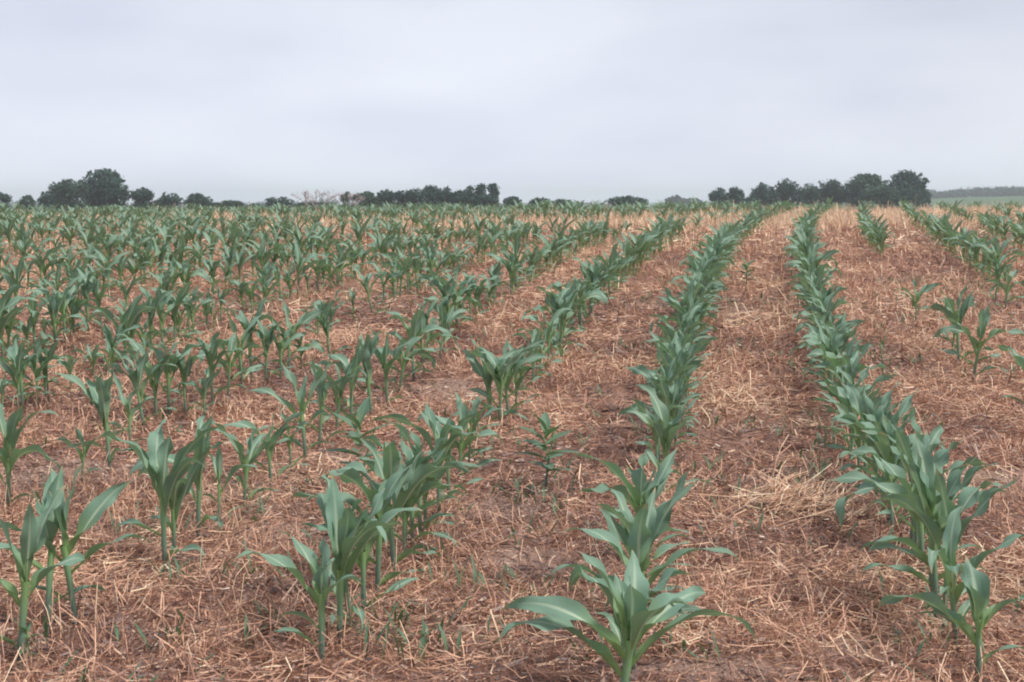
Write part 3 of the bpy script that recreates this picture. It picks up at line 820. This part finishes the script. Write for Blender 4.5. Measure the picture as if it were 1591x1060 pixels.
def make_tree(name, label, u0, u1, vtop, dist, lobes, seed, mat=None, dens=1.0, cat='tree', group=None, size=None, bottom=.0):
    """lobes: (across 0..1, height 0..1 of the lobe's middle, radius as share of the width, radius up as share of the height)"""
    rg = np.random.default_rng(seed)
    xa = (u0 - PW / 2) / FPX * dist; xb = (u1 - PW / 2) / FPX * dist; xc = (xa + xb) / 2; wd = xb - xa
    ztop = HC + (VH - vtop) / FPX * dist
    zb = float(ground(xc, dist)); H = ztop - zb
    root = empty(name, (xc, dist, zb))
    tr_ = Acc(); tube(tr_, (0, 0, -.2), (0, 0, H * .45), H * .035, H * .022, 7)
    cr_ = Acc()
    sz = size or max(.10, min(.30, wd * .026))
    for (a, h, rw, rh) in lobes:
        cx = (a - .5) * wd; cy = rg.normal(0, .12) * wd; cz = h * H
        tube(tr_, (0, 0, H * rg.uniform(.2, .42)), (cx * .85, cy * .85, cz), H * .018, H * .006, 5)
        n = int(dens * 900 * (rw * wd) ** 1.0 * (rh * H) ** 1.0 / (sz / .25) ** 1.6 / 6) + 120
        leaf_cloud(cr_, (cx, cy, cz), (rw * wd, rw * wd * .9, rh * H), min(n, 5200), sz, rg, .45 + rg.normal(0, .1))
    for a in (.28, .5, .72):                       # low branches and suckers round the foot
        leaf_cloud(cr_, ((a - .5) * wd, rg.normal(0, .1) * wd, H * .2), (wd * .23, wd * .22, H * .22), min(1200, int(dens * 260 * wd * H / (sz / .25) ** 1.6 / 30) + 120), sz, rg, .4)
    for a in range(9):                           # loose sprays past the outline
        an = rg.uniform(-.2, 3.3); rr_ = rg.uniform(.38, .52)
        leaf_cloud(cr_, (math.cos(an) * wd * rr_ * .95, rg.normal(0, .15) * wd, H * (.52 + .44 * math.sin(an) * rg.uniform(.8, 1.02))), (wd * .06, wd * .06, H * .045), 45, sz * .8, rg, .6)
    link('trunk', tr_.mesh('trunk'), M_BARK, root)
    link('crown', cr_.mesh('crown', False), mat or M_CROWN, root)
    tag(root, label, cat, group)
    return root
def lob(seed, n=5, low=.45):
    r = random.Random(seed); out = [(.5, .62, .36, .36)]
    for i in range(n):
        a = (i + .5) / n
        out.append((a * .8 + .1, r.uniform(low, .66) + .12 * (1 - abs(a - .5) * 2), r.uniform(.17, .24), r.uniform(.2, .28)))
    return out
GL = 'trees and bushes along the left part of the crest'; GM = 'hedge trees in the middle of the horizon'; GR = 'trees of the grove on the right'
BIG = [(.5, .66, .40, .32), (.28, .56, .26, .28), (.74, .55, .25, .27), (.45, .86, .2, .13), (.64, .82, .2, .14), (.12, .42, .14, .2), (.88, .40, .13, .2), (.5, .4, .45, .3)]
make_tree('round_tree', 'large round dark tree, tallest on the left of the crest', 126, 203, 262, 150, BIG, 1, None, 1.0, 'tree', GL)
make_tree('round_tree', 'paler lower tree touching the left side of the largest left tree', 84, 140, 278, 146, lob(2, 6), 2, M_CROWN2, 1.0, 'tree', GL)
make_tree('bush', 'low dark bush at the left foot of the largest left trees', 60, 96, 297, 148, lob(3, 4), 3, None, 1.0, 'bush', GL)
make_tree('bush', 'small bush alone between the left edge tree and the big tree cluster', 33, 60, 303, 150, lob(4, 4), 4, M_CROWN2, 1, 'bush', GL)
make_tree('round_tree', 'dark tree cut off by the left edge of the picture', -28, 22, 295, 150, lob(5, 5), 5, None, 1, 'tree', GL)
make_tree('small_tree', 'small ragged tree just right of the largest left tree', 205, 242, 290, 150, lob(6, 5), 6, None, 1, 'tree', GL)
make_tree('small_tree', 'small faded tree with sparse top, second right of the largest left tree', 246, 286, 298, 152, lob(7, 5), 7, None, .55, 'tree', GL)
make_tree('bush', 'rounded bush, third right of the largest left tree', 288, 332, 300, 150, lob(8, 5), 8, None, 1, 'bush', GL)
make_tree('bush', 'low sparse bush left of the paired small bush', 342, 383, 311, 150, lob(9, 5), 9, M_CROWN2, .7, 'bush', GL)
make_tree('bush', 'twin topped small bush left of the bare pink shrub', 413, 458, 305, 150, [(.3, .6, .26, .36), (.72, .6, .27, .36), (.5, .5, .4, .3)], 10, None, 1, 'bush', GL)
make_tree('bush', 'low scrub filling the gap right of the small ragged tree', 234, 256, 311, 151, lob(61, 4, .4), 61, None, 1, 'bush', GL)
make_tree('bush', 'low scrub between the rounded bush and the sparse low bush', 326, 350, 314, 151, lob(62, 4, .4), 62, M_CROWN2, 1, 'bush', GL)
make_tree('bush', 'very low scrub left of the twin topped bush', 384, 416, 316, 151, lob(63, 4, .4), 63, None, .8, 'bush', GL)
make_tree('bush', 'low green scrub at the foot of the bare pink shrub', 456, 520, 314, 152, lob(64, 5, .4), 64, M_CROWN2, .8, 'bush', GL)
# the bare pinkish shrub
def bare_shrub(u0, u1, vtop, dist, seed, label, leafy=0):
    rg = random.Random(seed); root_x = ((u0 + u1) / 2 - PW / 2) / FPX * dist; zb = float(ground(root_x, dist)); H = HC + (VH - vtop) / FPX * dist - zb
    wd = (u1 - u0) / FPX * dist
    root = empty('bare_shrub', (root_x, dist, zb)); a = Acc()
    def grow(p, d, l, r, dep):
        q = p + d * l; tube(a, p, q, r, r * .65, 4)
        if dep == 0: return
        for k in range(rg.choice([2, 2, 3])):
            d2 = d + np.array([rg.gauss(0, .45), rg.gauss(0, .45), rg.gauss(.12, .25)]); d2 /= np.linalg.norm(d2)
            grow(q, d2, l * rg.uniform(.66, .9), r * .66, dep - 1)
    for k in range(7):
        d = np.array([rg.uniform(-.75, .7), rg.gauss(0, .3), 1.0]); d /= np.linalg.norm(d)
        grow(np.array([rg.uniform(-.25, .25) * wd, 0, 0.]), d, H * .31, .075, 4)
    me = a.mesh('branches'); link('branches', me, M_TWIG, root)
    if leafy:
        b = Acc(); rg2 = np.random.default_rng(seed)
        for k in range(8): leaf_cloud(b, (rg2.uniform(-.4, .4) * wd, rg2.normal(0, .2), H * rg2.uniform(.45, .85)), (wd * .2, wd * .2, H * .13), int(60 * leafy), .12, rg2)
        link('leaves', b.mesh('leaves', False), M_CROWN2, root)
    tag(root, label, 'shrub', GM)
bare_shrub(468, 512, 291, 150, 4, 'bare pinkish leafless shrub standing in the gap of the hedge line')
bare_shrub(527, 560, 296, 148, 8, 'thin grey half leafed shrub at left end of the hedge', 1)
hedge = [(552, 588, 297, 'rounded bush at left end of the long hedge beside the thin shrub'), (584, 612, 294, 'dark upright hedge tree, second from left in the long hedge'),
         (606, 636, 296, 'dark hedge tree with flat top, third from left in the long hedge'), (630, 660, 292, 'ragged hedge tree left of the tallest middle part of the hedge'),
         (655, 684, 286, 'tall pointed hedge tree in the middle of the long hedge'), (678, 704, 289, 'tall hedge tree just right of the pointed middle one'),
         (700, 724, 294, 'lower thick hedge tree left of the slim pale upright one'), (719, 736, 288, 'slim pale upright hedge tree left of the two round headed trees')]
for j, (a, b, t, lab) in enumerate(hedge):
    make_tree('hedge_tree', lab, a, b + 4, t, 150 + (j % 3), lob(20 + j, 5, .38), 20 + j, M_CROWN2 if j in (0, 7) else None, 1.1, 'tree', GM)
make_tree('small_tree', 'round headed slim tree at right end of the hedge, left one of two', 738, 758, 285, 150, [(.5, .80, .5, .20), (.4, .6, .45, .2), (.6, .42, .5, .22)], 31, None, 1.2, 'tree', GM)
make_tree('small_tree', 'round headed slim tree at right end of the hedge, right one of two', 757, 776, 284, 151, [(.5, .80, .5, .20), (.6, .58, .4, .2), (.45, .42, .5, .22)], 32, None, 1.2, 'tree', GM)
make_tree('bush', 'low dark bush filling the foot of the two round headed trees', 728, 776, 302, 149, lob(33, 4, .4), 33, None, 1.2, 'bush', GM)
make_tree('bush', 'small bush just right of the long hedge', 782, 812, 305, 150, lob(34, 4), 34, None, 1, 'bush', GM)
make_tree('bush', 'small flat bush, second right of the long hedge', 822, 856, 307, 155, lob(35, 4), 35, None, 1, 'bush', GM)
make_tree('bush', 'small ragged bush, third right of the long hedge', 856, 890, 309, 155, lob(36, 4), 36, M_CROWN2, .8, 'bush', GM)
make_tree('bush', 'broad low bush alone between the hedge and the grove on the right', 944, 1004, 304, 170, lob(37, 6), 37, None, 1, 'bush', GM)
make_tree('small_tree', 'small bluish faraway tree left of the grove', 1033, 1066, 304, 480, lob(38, 5), 38, M_FAR, 1, 'tree', GM, .5)
make_tree('small_tree', 'tiny bluish faraway tree nearest the left side of the grove', 1060, 1092, 308, 480, lob(39, 5), 39, M_FAR, 1, 'tree', GM, .5)
make_tree('small_tree', 'open crowned tree at left end of the grove', 1100, 1130, 290, 170, lob(40, 5), 40, None, .9, 'tree', GR)
make_tree('small_tree', 'open crowned tree with sky gaps, second from left in the grove', 1126, 1156, 289, 171, lob(41, 5), 41, None, .8, 'tree', GR)
make_tree('round_tree', 'dark tree, third from left in the grove after a gap', 1163, 1206, 284, 172, lob(42, 6), 42, None, 1, 'tree', GR)
make_tree('round_tree', 'taller round topped tree, fourth from left in the grove', 1196, 1244, 277, 174, lob(43, 6), 43, None, 1, 'tree', GR)
make_tree('small_tree', 'narrow tree in the dip in the middle of the grove', 1240, 1272, 283, 174, lob(44, 5), 44, M_CROWN2, 1, 'tree', GR)
make_tree('round_tree', 'feathery topped tree left of the two large domes of the grove', 1264, 1312, 276, 175, lob(45, 6), 45, None, .9, 'tree', GR)
make_tree('round_tree', 'paler broad dome of the grove beside the darkest one', 1306, 1376, 269, 172, BIG, 46, M_CROWN2, 1, 'tree', GR)
make_tree('round_tree', 'largest darkest dome at right end of the grove', 1362, 1443, 265, 178, [(.5, .62, .36, .34), (.28, .56, .26, .28), (.70, .52, .22, .24), (.44, .86, .2, .13), (.60, .78, .2, .15), (.84, .34, .15, .2), (.5, .4, .42, .3), (.72, .66, .16, .14)], 47, None, 1, 'tree', GR)
make_tree('bush', 'low rounded bush in front of the two grove domes', 1332, 1402, 286, 165, lob(48, 6, .4), 48, M_CROWN2, 1, 'bush', GR)
make_tree('bush', 'rounded bush at the right foot of the darkest dome', 1388, 1430, 291, 166, lob(49, 5, .4), 49, None, 1, 'bush', GR)
make_tree('bush', 'low bush between the grove halves, filling the gap at their feet', 1150, 1180, 303, 168, lob(50, 4, .4), 50, None, 1, 'bush', GR)

# far wood on the hill to the right, and the low wood on the horizon behind
fw = Acc(); rg = np.random.default_rng(5)
for j in range(110):
    u = rg.uniform(1448, 1680); d = rg.uniform(600, 640); x = (u - PW / 2) / FPX * d; z = float(ground(x, d))
    h = rg.uniform(3.3, 4.7) * (0.62 + .38 * sstep((u - 1448) / 60))
    leaf_cloud(fw, (x, d, z + h * .45), (rg.uniform(2, 3.4), 3, h * .6), 260, .38, rg, .4)
tag(link('wood', fw.mesh('wood', False), M_FAR), 'long bluish far wood on the hill at right edge', 'wood', None, 'stuff')
fl = Acc()
for j in range(150):
    u = rg.uniform(-100, 1460); d = rg.uniform(600, 640); x = (u - PW / 2) / FPX * d; z = float(ground(x, d))
    if 780 < u < 1020 and rg.random() < .4: continue
    h = rg.uniform(2.2, 4.2)
    leaf_cloud(fl, (x, d, z + h * .5), (rg.uniform(2.5, 5), 4, h * .6), 130, .5, rg, .4)
tag(link('wood', fl.mesh('wood', False), M_FAR), 'low hazy wood along the horizon behind the crest', 'wood', None, 'stuff')

# ------------------------------------------------------------------ haze
if True:
    hv = [(-1405, -305, -4.3), (1405, -305, -4.3), (1405, 1805, -4.3), (-1405, 1805, -4.3), (-1405, -305, 18), (1405, -305, 18), (1405, 1805, 18), (-1405, 1805, 18)]
    hq = [(0, 3, 2, 1), (4, 5, 6, 7), (0, 1, 5, 4), (1, 2, 6, 5), (2, 3, 7, 6), (3, 0, 4, 7)]
    hm, n, L = new_mat('haze')
    o_ = n.new('ShaderNodeOutputMaterial'); pv = n.new('ShaderNodeVolumePrincipled')
    pv.inputs['Color'].default_value = (.88, .94, 1.0, 1); pv.inputs['Density'].default_value = 0.0007; pv.inputs['Anisotropy'].default_value = .2
    L(pv.outputs[0], o_.inputs['Volume'])
    tag(link('haze', mesh_np('haze', np.array(hv, float), np.array(hq), smooth=False), hm), 'thin pale summer haze over the field and trees', 'haze', None, 'stuff')
